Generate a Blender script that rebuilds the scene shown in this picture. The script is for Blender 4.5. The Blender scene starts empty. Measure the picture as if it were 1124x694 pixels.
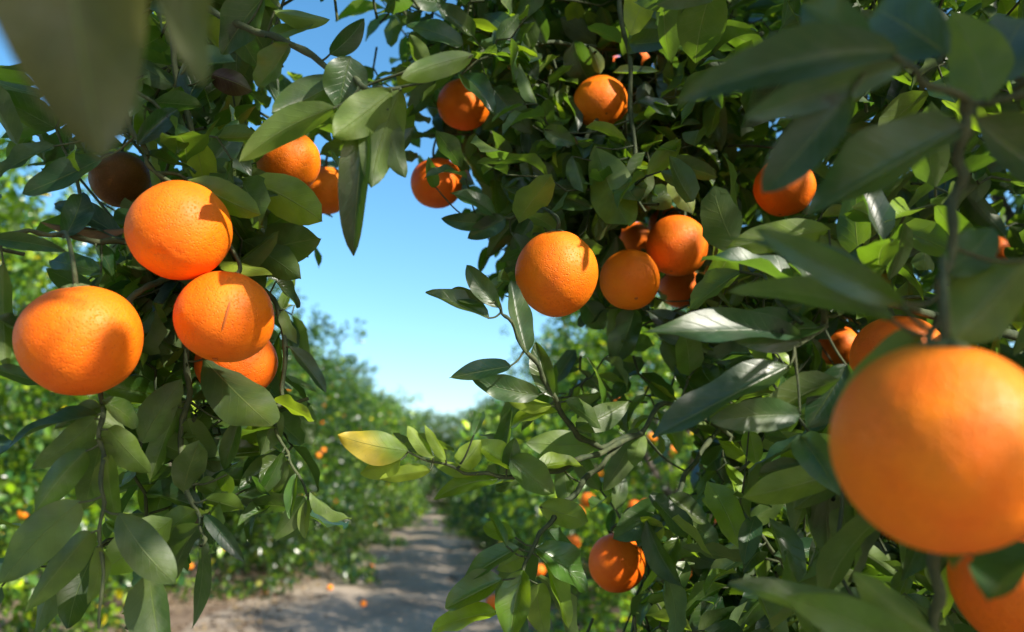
import bpy, math, numpy as np
from mathutils import Vector
rng = np.random.default_rng(11)
C = bpy.context.scene.collection
R = math.radians
sc = bpy.context.scene

# ------------------------------------------------------------------ camera
W, H, F = 1124.0, 694.0, 874.2
CAM = np.array([0.0, 0.0, 1.25])
YAW, PITCH = math.atan(72 / F), math.atan(192 / F)
fwd = np.array([math.sin(YAW) * math.cos(PITCH), math.cos(YAW) * math.cos(PITCH), math.sin(PITCH)])
rgt = np.array([math.cos(YAW), -math.sin(YAW), 0.0])
upv = np.cross(rgt, fwd)

def P(px, py, d):
    return CAM + d * (fwd + rgt * (px - W / 2) / F - upv * (py - H / 2) / F)

def proj(p):
    q = np.atleast_2d(p) - CAM
    z = q @ fwd
    zz = np.where(np.abs(z) < 1e-4, 1e-4, z)
    return W / 2 + F * (q @ rgt) / zz, H / 2 - F * (q @ upv) / zz, z

cd = bpy.data.cameras.new('camera'); cam = bpy.data.objects.new('camera', cd); C.objects.link(cam)
cam.location = CAM
cam.rotation_euler = (math.pi / 2 + PITCH, 0, -YAW)
cd.lens = 28.0; cd.sensor_width = 36.0; cd.clip_start = 0.02; cd.clip_end = 3000
cd.dof.use_dof = True; cd.dof.focus_distance = 0.74; cd.dof.aperture_fstop = 5.0
sc.camera = cam

# ------------------------------------------------------------------ light
SUN_AZ, SUN_EL = R(133), R(35)         # azimuth clockwise from +Y (the path), towards the right
SUN_E, SKY_S, EXPO = 4.1, 0.125, 1.12
s_dir = Vector((math.sin(SUN_AZ) * math.cos(SUN_EL), math.cos(SUN_AZ) * math.cos(SUN_EL), math.sin(SUN_EL)))
w = bpy.data.worlds.new('World'); sc.world = w; w.use_nodes = True
nt = w.node_tree; bg = nt.nodes['Background']
sky = nt.nodes.new('ShaderNodeTexSky'); sky.sky_type = 'NISHITA'; sky.sun_disc = False
sky.sun_elevation = SUN_EL; sky.sun_rotation = SUN_AZ; sky.dust_density = 1.1; sky.ozone_density = 1.6; sky.air_density = 1.0
hs = nt.nodes.new('ShaderNodeHueSaturation'); hs.inputs['Hue'].default_value = .490; hs.inputs['Saturation'].default_value = 1.28
nt.links.new(sky.outputs[0], hs.inputs['Color']); nt.links.new(hs.outputs[0], bg.inputs[0]); bg.inputs[1].default_value = SKY_S
sd = bpy.data.lights.new('sun', 'SUN'); sd.energy = SUN_E; sd.angle = R(0.55); sd.color = (1.0, 0.93, 0.80)
so = bpy.data.objects.new('sun', sd); C.objects.link(so)
so.rotation_euler = s_dir.to_track_quat('Z', 'Y').to_euler()
sc.view_settings.view_transform = 'Standard'; sc.view_settings.look = 'None'
sc.view_settings.exposure = EXPO; sc.view_settings.gamma = 1.0; sc.view_settings.use_curve_mapping = False
sc.render.engine = 'CYCLES'
sc.cycles.max_bounces = 8; sc.cycles.transmission_bounces = 6; sc.cycles.diffuse_bounces = 5
sc.cycles.sample_clamp_indirect = 6.0
sc.cycles.use_denoising = True

# ------------------------------------------------------------------ materials
def mat(name):
    m = bpy.data.materials.new(name); m.use_nodes = True
    t = m.node_tree; t.nodes.clear()
    return m, t
def N(t, kind, **kw):
    n = t.nodes.new(kind)
    for k, v in kw.items():
        if k.startswith('i_'):
            key = k[2:]
            n.inputs[int(key) if key.isdigit() else key.replace('_', ' ')].default_value = v
        else: setattr(n, k, v)
    return n
def ramp(t, fac, stops, interp='LINEAR'):
    r = t.nodes.new('ShaderNodeValToRGB'); r.color_ramp.interpolation = interp
    e = r.color_ramp.elements
    while len(e) < len(stops): e.new(0.5)
    for k, (p, c) in enumerate(stops):
        e[k].position = p; e[k].color = tuple(c) + ((1,) if len(c) == 3 else ())
    t.links.new(fac, r.inputs[0]); return r.outputs[0]
def M(t, op, a, b=None, clamp=False):
    n = t.nodes.new('ShaderNodeMath'); n.operation = op; n.use_clamp = clamp
    for k, v in enumerate((a, b)):
        if v is None: continue
        if isinstance(v, (int, float)): n.inputs[k].default_value = v
        else: t.links.new(v, n.inputs[k])
    return n.outputs[0]
def MIX(t, f, a, b, mode='MIX'):
    n = t.nodes.new('ShaderNodeMix'); n.data_type = 'RGBA'; n.blend_type = mode
    for k, v in ((0, f), (6, a), (7, b)):
        if isinstance(v, (int, float)): n.inputs[k].default_value = v
        elif isinstance(v, tuple): n.inputs[k].default_value = v + ((1,) if len(v) == 3 else ())
        else: t.links.new(v, n.inputs[k])
    return n.outputs[2]

def leaf_material(name, detail):
    m, t = mat(name); L = t.links.new
    age = N(t, 'ShaderNodeAttribute', attribute_name='age').outputs['Fac']
    rnd = N(t, 'ShaderNodeAttribute', attribute_name='rnd').outputs['Fac']
    geo = N(t, 'ShaderNodeNewGeometry')
    top = ramp(t, age, [(0, (.010, .038, .027)), (.3, (.046, .115, .014)), (.5, (.20, .34, .012)), (.7, (.75, .46, .02)), (.8, (.036, .070, .006)), (.9, (.16, .075, .03)), (1, (.045, .016, .012))])
    und = ramp(t, age, [(0, (.036, .070, .028)), (.3, (.080, .145, .020)), (.5, (.22, .33, .02)), (.7, (.75, .50, .04)), (.8, (.030, .066, .003)), (.9, (.19, .10, .05)), (1, (.05, .018, .012))])
    tra = ramp(t, age, [(0, (.10, .24, .004)), (.3, (.26, .46, .006)), (.5, (.42, .62, .008)), (.7, (.85, .55, .01)), (.8, (.14, .28, .002)), (.9, (.16, .06, .02)), (1, (.01, .004, .003))])
    base = MIX(t, geo.outputs['Backfacing'], top, und)
    br = M(t, 'ADD', M(t, 'MULTIPLY', rnd, 1.0 if detail else 1.3), .58 if detail else .4)
    hsv = N(t, 'ShaderNodeHueSaturation')
    L(M(t, 'ADD', M(t, 'MULTIPLY', rnd, -.035), .517), hsv.inputs['Hue']); L(br, hsv.inputs['Value']); L(base, hsv.inputs['Color'])
    col = hsv.outputs[0]
    if not detail:      # per-tree tint; sunlit brightness of the nearest crowns is put into it
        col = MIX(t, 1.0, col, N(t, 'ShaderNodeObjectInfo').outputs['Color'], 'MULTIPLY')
    bumpn = None
    if detail:
        uv = N(t, 'ShaderNodeUVMap').outputs[0]
        sx = N(t, 'ShaderNodeSeparateXYZ'); L(uv, sx.inputs[0])
        au = M(t, 'ABSOLUTE', M(t, 'SUBTRACT', sx.outputs[0], .5))            # 0 midrib .. 0.5 edge
        mid = M(t, 'SUBTRACT', 1.0, M(t, 'DIVIDE', au, .022), True)
        ph = M(t, 'SUBTRACT', sx.outputs[1], M(t, 'MULTIPLY', M(t, 'POWER', au, .8), .42))
        nz0 = N(t, 'ShaderNodeTexNoise', i_Scale=4.0); L(uv, nz0.inputs[0])
        ph = M(t, 'ADD', ph, M(t, 'MULTIPLY', nz0.outputs[0], .05))
        fr = M(t, 'ABSOLUTE', M(t, 'SUBTRACT', M(t, 'FRACT', M(t, 'MULTIPLY', ph, 9.0)), .5))
        lat = M(t, 'SUBTRACT', 1.0, M(t, 'DIVIDE', fr, .075), True)
        lat = M(t, 'MULTIPLY', lat, M(t, 'SUBTRACT', .75, au, True))
        vein = M(t, 'MAXIMUM', mid, M(t, 'MULTIPLY', lat, .38))
        tc = N(t, 'ShaderNodeTexCoord').outputs['Object']
        nz = N(t, 'ShaderNodeTexNoise', i_Scale=55.0, i_Detail=5.0); L(tc, nz.inputs[0])
        mott = ramp(t, nz.outputs[0], [(.3, (.60, .64, .62)), (.7, (1.38, 1.32, 1.1))])
        col = MIX(t, 1.0, col, mott, 'MULTIPLY')
        col = MIX(t, M(t, 'MULTIPLY', vein, .5), col, (.20, .27, .08))
        nb = N(t, 'ShaderNodeTexNoise', i_Scale=16.0, i_Detail=3.0); L(tc, nb.inputs[0])
        col = MIX(t, ramp(t, nb.outputs[0], [(.46, (0, 0, 0)), (.68, (.42, .42, .42))]), col, (.15, .20, .016))
        vo = N(t, 'ShaderNodeTexVoronoi', i_Scale=230.0); L(tc, vo.inputs[0])
        dust = N(t, 'ShaderNodeTexNoise', i_Scale=24.0, i_Detail=7.0, i_Roughness=.7); L(tc, dust.inputs[0])
        dm = ramp(t, dust.outputs[0], [(.50, (0, 0, 0)), (.72, (.28, .28, .28))])
        col = MIX(t, dm, col, (.22, .22, .19))
        spots = ramp(t, vo.outputs[0], [(.06, (1, 1, 1)), (.12, (0, 0, 0))])
        sp = M(t, 'MULTIPLY', spots, ramp(t, nz0.outputs[0], [(.5, (0, 0, 0)), (.6, (.7, .7, .7))]))
        col = MIX(t, sp, col, (.05, .035, .02))
        bp = N(t, 'ShaderNodeBump', i_Strength=.5, i_Distance=.0014)
        hsum = M(t, 'SUBTRACT', M(t, 'MULTIPLY', nz.outputs[0], .8), M(t, 'ADD', M(t, 'MULTIPLY', mid, .8), M(t, 'MULTIPLY', lat, .3)))
        L(hsum, bp.inputs['Height']); bumpn = bp.outputs[0]
    pr = N(t, 'ShaderNodeBsdfPrincipled'); L(col, pr.inputs['Base Color'])
    rg = M(t, 'ADD', M(t, 'MULTIPLY', geo.outputs['Backfacing'], .20), M(t, 'ADD', .30 if detail else .24, M(t, 'MULTIPLY', rnd, .14)))
    L(rg, pr.inputs['Roughness']); pr.inputs['Specular IOR Level'].default_value = .8
    tr = N(t, 'ShaderNodeBsdfTranslucent')
    tcol = MIX(t, .6, tra, MIX(t, 1.0, tra, col, 'SCREEN'))
    if detail: tcol = MIX(t, M(t, 'MULTIPLY', vein, .6), tcol, (.45, .55, .12))
    L(tcol, tr.inputs['Color'])
    if bumpn: L(bumpn, pr.inputs['Normal']); L(bumpn, tr.inputs['Normal'])
    ms = N(t, 'ShaderNodeMixShader', i_0=.38); L(pr.outputs[0], ms.inputs[1]); L(tr.outputs[0], ms.inputs[2])
    o = N(t, 'ShaderNodeOutputMaterial'); L(ms.outputs[0], o.inputs[0])
    return m
LEAF = leaf_material('citrus_leaf', True)
LEAF_FAR = leaf_material('citrus_leaf_plain', False)

LITTER, t = mat('dry_leaf')
pr = N(t, 'ShaderNodeBsdfPrincipled', i_Roughness=.9); pr.inputs['Specular IOR Level'].default_value = .1
t.links.new(ramp(t, N(t, 'ShaderNodeAttribute', attribute_name='rnd').outputs['Fac'], [(0, (.07, .045, .03)), (.6, (.17, .11, .06)), (1, (.30, .22, .12))]), pr.inputs['Base Color'])
t.links.new(pr.outputs[0], N(t, 'ShaderNodeOutputMaterial').inputs[0])
def bark_material(name, c1, c2, scale):
    m, t = mat(name); L = t.links.new
    tc = N(t, 'ShaderNodeTexCoord').outputs['Object']
    nz = N(t, 'ShaderNodeTexNoise', i_Scale=scale, i_Detail=8.0, i_Roughness=.65); L(tc, nz.inputs[0])
    pr = N(t, 'ShaderNodeBsdfPrincipled', i_Roughness=.8)
    L(ramp(t, nz.outputs[0], [(.35, c1), (.68, c2)]), pr.inputs['Base Color'])
    bp = N(t, 'ShaderNodeBump', i_Strength=.7, i_Distance=.004); L(nz.outputs[0], bp.inputs['Height']); L(bp.outputs[0], pr.inputs['Normal'])
    o = N(t, 'ShaderNodeOutputMaterial'); L(pr.outputs[0], o.inputs[0]); return m
BARK = bark_material('bark', (.055, .042, .032), (.17, .14, .11), 22)
TWIG = bark_material('green_twig', (.028, .045, .018), (.085, .10, .04), 60)
CALYX = bark_material('calyx', (.06, .10, .03), (.16, .18, .07), 300)

def orange_material(name, a, b, c, far=False):
    m, t = mat(name); L = t.links.new
    tc = N(t, 'ShaderNodeTexCoord').outputs['Object']
    pr = N(t, 'ShaderNodeBsdfPrincipled', i_Roughness=.54)
    pr.inputs['Specular IOR Level'].default_value = .34
    nz = N(t, 'ShaderNodeTexNoise', i_Scale=24.0, i_Detail=5.0); L(tc, nz.inputs[0])
    col = ramp(t, nz.outputs[0], [(.32, a), (.5, b), (.72, c)])
    if not far:
        pr.inputs['Subsurface Weight'].default_value = .10
        pr.inputs['Subsurface Radius'].default_value = (1.0, .35, .05)
        pr.inputs['Subsurface Scale'].default_value = .006
        vo = N(t, 'ShaderNodeTexVoronoi', i_Scale=520.0); L(tc, vo.inputs[0])
        n2 = N(t, 'ShaderNodeTexNoise', i_Scale=160.0, i_Detail=3.0); L(tc, n2.inputs[0])
        pore = ramp(t, vo.outputs[0], [(.05, (0, 0, 0)), (.4, (1, 1, 1))])
        col = MIX(t, M(t, 'MULTIPLY', M(t, 'SUBTRACT', 1.0, pore), .22), col, (.62, .12, .004))
        n3 = N(t, 'ShaderNodeTexNoise', i_Scale=70.0, i_Detail=6.0, i_Roughness=.7); L(tc, n3.inputs[0])
        blem = ramp(t, n3.outputs[0], [(.68, (0, 0, 0)), (.78, (.5, .5, .5))])
        col = MIX(t, blem, col, (.50, .20, .05))
        h = M(t, 'ADD', M(t, 'MULTIPLY', pore, .7), M(t, 'MULTIPLY', n2.outputs[0], .9))
        bp = N(t, 'ShaderNodeBump', i_Strength=.6, i_Distance=.0013); L(h, bp.inputs['Height']); L(bp.outputs[0], pr.inputs['Normal'])
    oi = N(t, 'ShaderNodeObjectInfo').outputs['Random']      # no two fruits quite the same colour
    col = MIX(t, 1.0, col, ramp(t, oi, [(0, (.97, .82, .9)), (.5, (1, 1, 1)), (1, (1.0, 1.14, 1.0))]), 'MULTIPLY')
    if not far:
        sz = N(t, 'ShaderNodeSeparateXYZ'); L(tc, sz.inputs[0])
        n4 = N(t, 'ShaderNodeTexNoise', i_Scale=40.0, i_Detail=4.0); L(tc, n4.inputs[0])
        gz = ramp(t, M(t, 'ADD', M(t, 'MULTIPLY', sz.outputs[2], 12.0), M(t, 'MULTIPLY', n4.outputs[0], .35)), [(.46, (0, 0, 0)), (.72, (.12, .12, .12))])
        col = MIX(t, gz, col, (.42, .28, .02))
    L(col, pr.inputs['Base Color'])
    o = N(t, 'ShaderNodeOutputMaterial'); L(pr.outputs[0], o.inputs[0]); return m
PEEL = orange_material('orange_peel', (.87, .148, .002), (.90, .185, .002), (.92, .228, .003))
PEEL_RED = orange_material('deep_orange_peel', (.84, .125, .004), (.87, .16, .005), (.89, .20, .006))
PEEL_SHADED = orange_material('shaded_peel', (.10, .036, .006), (.16, .055, .008), (.22, .08, .010))  # shade on the fruit put into a dark brown peel colour
PEEL_FAR = orange_material('distant_orange_peel', (.84, .19, .01), (.88, .24, .01), (.90, .30, .02), True)
SCAR, t = mat('peel_scar')
pr = N(t, 'ShaderNodeBsdfPrincipled', i_Roughness=.7); pr.inputs['Base Color'].default_value = (.42, .10, .012, 1)
t.links.new(pr.outputs[0], N(t, 'ShaderNodeOutputMaterial').inputs[0])

def soil_material(name, c1, c2, c3, tracks=False):
    m, t = mat(name); L = t.links.new
    tc = N(t, 'ShaderNodeTexCoord').outputs['Object']
    n1 = N(t, 'ShaderNodeTexNoise', i_Scale=.9, i_Detail=8.0, i_Roughness=.6); L(tc, n1.inputs[0])
    n2 = N(t, 'ShaderNodeTexNoise', i_Scale=14.0, i_Detail=8.0, i_Roughness=.75); L(tc, n2.inputs[0])
    v = N(t, 'ShaderNodeTexVoronoi', i_Scale=26.0); L(tc, v.inputs[0])
    f = M(t, 'ADD', M(t, 'MULTIPLY', n1.outputs[0], .55), M(t, 'MULTIPLY', n2.outputs[0], .45))
    col = ramp(t, f, [(.36, c1), (.5, c2), (.64, c3)])
    peb = ramp(t, v.outputs[0], [(.10, (1, 1, 1)), (.16, (0, 0, 0))])
    col = MIX(t, M(t, 'MULTIPLY', peb, .5), col, (.30, .26, .22))
    if tracks:
        sx = N(t, 'ShaderNodeSeparateXYZ'); L(tc, sx.inputs[0])
        xx = M(t, 'ADD', sx.outputs[0], M(t, 'MULTIPLY', n1.outputs[0], .5))
        tr = M(t, 'ABSOLUTE', M(t, 'SUBTRACT', M(t, 'ABSOLUTE', M(t, 'ADD', xx, .35)), .62))
        tm = ramp(t, tr, [(.10, (1, 1, 1)), (.3, (0, 0, 0))])
        col = MIX(t, M(t, 'MULTIPLY', tm, .35), col, (.40, .33, .27))
    pr = N(t, 'ShaderNodeBsdfPrincipled', i_Roughness=.92); pr.inputs['Specular IOR Level'].default_value = .2
    L(col, pr.inputs['Base Color'])
    bp = N(t, 'ShaderNodeBump', i_Strength=.8, i_Distance=.03)
    L(M(t, 'ADD', n2.outputs[0], M(t, 'MULTIPLY', peb, .3)), bp.inputs['Height']); L(bp.outputs[0], pr.inputs['Normal'])
    L(pr.outputs[0], N(t, 'ShaderNodeOutputMaterial').inputs[0]); return m
SOIL = soil_material('orchard_soil', (.15, .10, .070), (.23, .165, .115), (.33, .25, .18))
PATHM = soil_material('packed_dirt', (.21, .165, .125), (.32, .255, .195), (.45, .37, .29), True)

# ------------------------------------------------------------------ mesh helpers
def tag(o, label=None, cat=None, group=None, kind=None):
    for k, v in (('label', label), ('category', cat), ('group', group), ('kind', kind)):
        if v: o[k] = v
    return o
def link(name, me, material=None, parent=None):
    o = bpy.data.objects.new(name, me); C.objects.link(o)
    if material: me.materials.append(material)
    if parent: o.parent = parent
    return o
def grid_mesh(name, V, Q, UV=None, attrs=None, smooth=True):
    me = bpy.data.meshes.new(name)
    nv, nf = len(V), len(Q)
    me.vertices.add(nv); me.vertices.foreach_set('co', np.ascontiguousarray(V, dtype=np.float32).ravel())
    me.loops.add(nf * 4); me.loops.foreach_set('vertex_index', np.ascontiguousarray(Q, dtype=np.int32).ravel())
    me.polygons.add(nf); me.polygons.foreach_set('loop_start', np.arange(0, nf * 4, 4, dtype=np.int32))
    me.polygons.foreach_set('use_smooth', np.full(nf, smooth, dtype=bool))
    me.update(calc_edges=True)
    if UV is not None:
        l = me.uv_layers.new(name='UVMap'); l.data.foreach_set('uv', np.ascontiguousarray(UV[Q.ravel()], dtype=np.float32).ravel())
    for k, a in (attrs or {}).items():
        at = me.attributes.new(k, 'FLOAT', 'POINT'); at.data.foreach_set('value', np.ascontiguousarray(a, dtype=np.float32))
    me.validate(); return me
def nrm(a):
    a = np.asarray(a, dtype=float)
    return a / np.maximum(np.linalg.norm(a, axis=-1, keepdims=True), 1e-9)

def leaves_arrays(B, T, w, n, fold, curl, wave, rnd, age, nu, nv, petw=True):
    """citrus leaves: blade folded along the midrib, bowed along its length, wavy margin"""
    B, T, n = (np.atleast_2d(a).astype(float) for a in (B, T, n))
    K = len(B)
    w, fold, curl, wave, rnd, age = (np.broadcast_to(np.asarray(a, float), (K,)) for a in (w, fold, curl, wave, rnd, age))
    Lv = T - B; L = np.linalg.norm(Lv, axis=1); a = nrm(Lv)
    n = nrm(n - a * np.sum(n * a, axis=1, keepdims=True)); s = np.cross(a, n)
    u = np.linspace(-1, 1, nu + 1); v = np.linspace(0, 1, nv + 1)
    uu, vv = np.meshgrid(u, v); uu = uu.ravel(); vv = vv.ravel()
    vs = np.clip(vv, 1e-4, 1)
    pk = 1.0 + .35 * ((rnd * 7.3) % 1 - .5)                      # where the leaf is widest
    shp = (vs[None] ** (.62 * pk[:, None])) * ((1 - vs[None]) ** .78)
    shp = shp / shp.max(axis=1, keepdims=True)
    shp = np.maximum(shp, .035 * (1 - vs[None]))
    hw = .5 * w[:, None] * shp
    up = np.abs(uu)[None] ** 1.15 * hw
    ph = rnd[:, None] * 40
    wv = wave[:, None] * w[:, None] * (np.abs(uu)[None] ** 2) * np.sin(vv[None] * (9 + 6 * rnd[:, None]) + ph + np.sign(uu)[None] * 1.7)
    asym = .12 * np.sin(ph * 1.7)
    bow = curl[:, None] * L[:, None] * 1.6 * (vv * (1 - vv))[None] 
    side = (hw * uu[None] * np.cos(fold)[:, None]) + .07 * L[:, None] * (np.sin(ph) * (vv * (1 - vv)) * 2.2)
    nn = up * np.sin(fold)[:, None] * (1 - .3 * vv[None]) + wv + bow + asym * hw * uu[None]
    al = L[:, None] * vv[None]
    V = B[:, None] + a[:, None] * al[..., None] + s[:, None] * side[..., None] + n[:, None] * nn[..., None]
    V = V.reshape(-1, 3)
    i = np.arange(nv)[:, None] * (nu + 1) + np.arange(nu)[None]
    q = np.stack([i, i + 1, i + nu + 2, i + nu + 1], -1).reshape(-1, 4)
    Q = (q[None] + (np.arange(K) * (nu + 1) * (nv + 1))[:, None, None]).reshape(-1, 4)
    UV = np.tile(np.stack([uu * .5 + .5, vv], -1), (K, 1))
    m = (nu + 1) * (nv + 1)
    return V, Q, UV, {'rnd': np.repeat(rnd, m), 'age': np.repeat(age, m)}

def smooth_line(pts, r, step=8):
    pts = np.asarray(pts, float); r = np.asarray(r, float)
    if len(pts) < 2: return pts, r
    e = np.vstack([2 * pts[0] - pts[1], pts, 2 * pts[-1] - pts[-2]])
    out, ro = [], []
    for k in range(len(pts) - 1):
        p0, p1, p2, p3 = e[k:k + 4]
        for j in range(step):
            x = j / step
            out.append(.5 * (2 * p1 + (p2 - p0) * x + (2 * p0 - 5 * p1 + 4 * p2 - p3) * x * x + (3 * p1 - p0 - 3 * p2 + p3) * x ** 3))
            ro.append(r[k] * (1 - x) + r[k + 1] * x)
    out.append(pts[-1]); ro.append(r[-1])
    return np.array(out), np.array(ro)
def tube_arrays(path, rad, seg=8):
    path = np.asarray(path); n = len(path)
    tg = nrm(np.gradient(path, axis=0))
    ref = np.array([0.31, 0.17, .93]); 
    x = np.cross(tg, ref); bad = np.linalg.norm(x, axis=1) < .05
    x[bad] = np.cross(tg[bad], np.array([1., 0, 0])); x = nrm(x)
    for k in range(1, n):
        x[k] = nrm(x[k - 1] - tg[k] * np.dot(x[k - 1], tg[k]))
    y = np.cross(tg, x)
    a = np.linspace(0, 2 * np.pi, seg, endpoint=False)
    ring = x[:, None] * np.cos(a)[None, :, None] + y[:, None] * np.sin(a)[None, :, None]
    V = (path[:, None] + ring * np.asarray(rad)[:, None, None]).reshape(-1, 3)
    i = np.arange(n - 1)[:, None] * seg; j = np.arange(seg)[None]; j2 = (j + 1) % seg
    Q = np.stack([i + j, i + j2, i + seg + j2, i + seg + j], -1).reshape(-1, 4)
    return V, Q
def merge(parts):
    Vs, Qs, o = [], [], 0
    for V, Q in parts:
        Vs.append(V); Qs.append(Q + o); o += len(V)
    return np.vstack(Vs), np.vstack(Qs)

# ------------------------------------------------------------------ ground
def relief(x, y):
    return (.018 * np.sin(x * 1.3 + .4 * y) + .014 * np.sin(.9 * y + 1.7) + .010 * np.sin(3.1 * x + 2.3 * y) +
            .02 * np.sin(.23 * y) + .006 * np.sin(7.7 * x - 5.1 * y) -
            .045 * (np.exp(-((x + 1.05 + .12 * np.sin(.5 * y)) / .2) ** 2) + np.exp(-((x - .15 + .12 * np.sin(.5 * y)) / .2) ** 2)) * (1 + .5 * np.sin(2.1 * y)))
def sheet(name, xs, ys, z0, m, edge=None):
    X, Y = np.meshgrid(xs, ys)
    if edge is not None:
        mid = .5 * (xs[0] + xs[-1]); X = mid + (X - mid) * (1 + edge * (np.sin(Y * .7) * .5 + np.sin(Y * 1.9 + 1) * .3 + np.sin(Y * 4.3) * .2) * np.sign(X - mid))
    near = np.exp(-((X / 14) ** 2 + ((Y - 15) / 40) ** 2) ** 2)
    Z = z0 + relief(X, Y) * near
    V = np.stack([X, Y, Z], -1).reshape(-1, 3)
    nx, ny = len(xs), len(ys)
    i = np.arange(ny - 1)[:, None] * nx + np.arange(nx - 1)[None]
    Q = np.stack([i, i + 1, i + nx + 1, i + nx], -1).reshape(-1, 4)
    return tag(link(name, grid_mesh(name, V, Q), m), kind='structure')
gx = np.concatenate([np.linspace(-900, -30, 12), np.linspace(-24, 24, 161), np.linspace(30, 900, 12)])
gy = np.concatenate([np.linspace(-900, -12, 12), np.linspace(-8, 60, 200), np.linspace(70, 1500, 14)])
sheet('ground', gx, gy, -.02, SOIL)
sheet('dirt_path', np.linspace(-2.3, .75, 34), np.linspace(-6, 58, 500), .0, PATHM, edge=.08)

# ------------------------------------------------------------------ orange trees of the rows
def leaf_set(cent, dirs, nleaf, length, rg, spread=1.0):
    """leaves set alternately along twigs; returns B, T, n"""
    K = len(cent)
    tt = (np.arange(nleaf) + .5) / nleaf
    tl = length * rg.uniform(1.6, 2.8, K)
    side = nrm(np.cross(dirs, rg.normal(size=(K, 3)))); oth = np.cross(dirs, side)
    ang = np.arange(nleaf) * 2.4
    B = cent[:, None] + dirs[:, None] * (tl[:, None] * tt[None])[..., None]
    rad = side[:, None] * np.cos(ang)[None, :, None] + oth[:, None] * np.sin(ang)[None, :, None]
    ld = nrm(rad * spread + dirs[:, None] * .65 + rg.normal(size=(K, nleaf, 3)) * .35 + np.array([0, 0, -.35]))
    ln = length * rg.uniform(.65, 1.2, (K, nleaf))
    nn = nrm(np.array([0, 0, 1.0]) * .8 + rad * .5 + rg.normal(size=(K, nleaf, 3)) * .6)
    B = B + rad * .006
    return B.reshape(-1, 3), (B + ld * ln[..., None]).reshape(-1, 3), nn.reshape(-1, 3), ln.ravel()

def crown_variant(seed, Rr, Ht, twigs):
    rg = np.random.default_rng(seed)
    d = nrm(rg.normal(size=(twigs, 3)))
    lump = 1 + .17 * np.sin(4 * d[:, 0] + seed) * np.cos(3.3 * d[:, 1] + 2 * seed) + .10 * np.sin(7 * d[:, 2] + 3 * d[:, 0] + seed) + .07 * np.sin(11 * d[:, 1] + 9 * d[:, 0])
    rr = lump * (1 - .42 * rg.random(twigs) ** 2.0)
    # twig clumps leave gaps between them
    cl = nrm(rg.normal(size=(110, 3)))
    near = np.argmax(d @ cl.T, axis=1)
    pull = .45 * rg.random(twigs)[:, None]
    d2 = nrm(d * (1 - pull) + cl[near] * pull)
    cr = (1 + .15 * rg.normal(size=110))[near]
    p = d2 * (rr * cr)[:, None]
    zz = np.where(p[:, 2] < 0, p[:, 2] * .96, p[:, 2])
    full = 1 + np.where(d2[:, 2:3] < 0, .55 * (1 / np.sqrt(np.maximum(1 - d2[:, 2:3] ** 2, .12)) - 1), 0)
    p[:, :2] *= full
    cent = np.stack([p[:, 0] * Rr * (1 - .12 * p[:, 2]), p[:, 1] * Rr * 1.12, (zz * .5 + .5) * Ht + .10], -1)
    # leafy shoots standing out at the top
    k = max(8, twigs // 34)
    top = np.stack([rg.normal(0, .42, k) * Rr, rg.normal(0, .42, k) * Rr, np.zeros(k)], -1)
    top[:, 2] = Ht * (.93 + .13 * rg.random(k)) - .10 * (top[:, 0] ** 2 + top[:, 1] ** 2) * Ht / 4
    dirs = nrm(np.vstack([d2 + rg.normal(size=(twigs, 3)) * .5 + np.array([0, 0, .12]), np.tile([0, 0, 1.], (k, 1)) + rg.normal(size=(k, 3)) * .3]))
    cent = np.vstack([cent, top]); cent[:, 2] = np.maximum(cent[:, 2], .10 + .12 * rg.random(len(cent)))
    B, T, n, ln = leaf_set(cent, dirs, 9, .088, rg)
    T[:, 2] = np.maximum(T[:, 2], .02)
    K = len(B); rnd = rg.random(K)
    age = np.where(rg.random(K) < .012, .6, rg.random(K) ** 1.8 * .48)
    V, Q, UV, at = leaves_arrays(B, T, ln * .5, n, rg.uniform(.1, .5, K), rg.uniform(-.02, .2, K), .05, rnd, age, 2, 3)
    cm = grid_mesh('crown', V, Q, UV, at, True)
    # trunk with limbs
    parts = []
    tp = np.array([[0, 0, -.1], [.02, .01, .3], [.04, -.02, .65]]); a, b = smooth_line(tp, [.13, .10, .095], 5); parts.append(tube_arrays(a, b, 12))
    for j in range(8):
        an = j * .785 + rg.uniform(-.3, .3); o_ = rg.uniform(.45, .75)
        lp = np.array([[.03, 0, .5], [.25 * math.cos(an), .25 * math.sin(an), .95], [Rr * o_ * .7 * math.cos(an), Rr * o_ * .7 * math.sin(an), Ht * rg.uniform(.45, .6)], [Rr * o_ * math.cos(an + .2), Rr * o_ * math.sin(an + .2), Ht * rg.uniform(.65, .88)]])
        a, b = smooth_line(lp, [.07, .05, .03, .008], 5); parts.append(tube_arrays(a, b, 8))
    V, Q = merge(parts); tm = grid_mesh('trunk', V, Q)
    # fruit spots close under the leaf surface
    dd = nrm(rg.normal(size=(60, 3))); lu = 1 + .13 * np.sin(4 * dd[:, 0] + seed) * np.cos(3.3 * dd[:, 1] + 2 * seed)
    pp = dd * lu[:, None] * rg.uniform(.88, 1.0, 60)[:, None]
    fr = np.stack([pp[:, 0] * Rr * (1 - .12 * pp[:, 2]), pp[:, 1] * Rr * 1.12, (pp[:, 2] * .5 + .5) * Ht + .1], -1)
    fr = fr[(fr[:, 2] > .25) & (fr[:, 2] < Ht * .9)]
    return cm, tm, fr
variants = [crown_variant(3, 1.65, 3.5, 4000), crown_variant(8, 1.6, 3.6, 4000), crown_variant(14, 1.65, 3.4, 3600), crown_variant(21, 1.7, 3.5, 3300)]
cm0, tm0, _ = variants[0]
for c_, t_, _ in variants:
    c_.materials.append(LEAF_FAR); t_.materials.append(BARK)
ORD = ['nearest', 'second', 'third', 'fourth', 'fifth', 'sixth', 'seventh', 'eighth', 'ninth', 'tenth']
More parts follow.
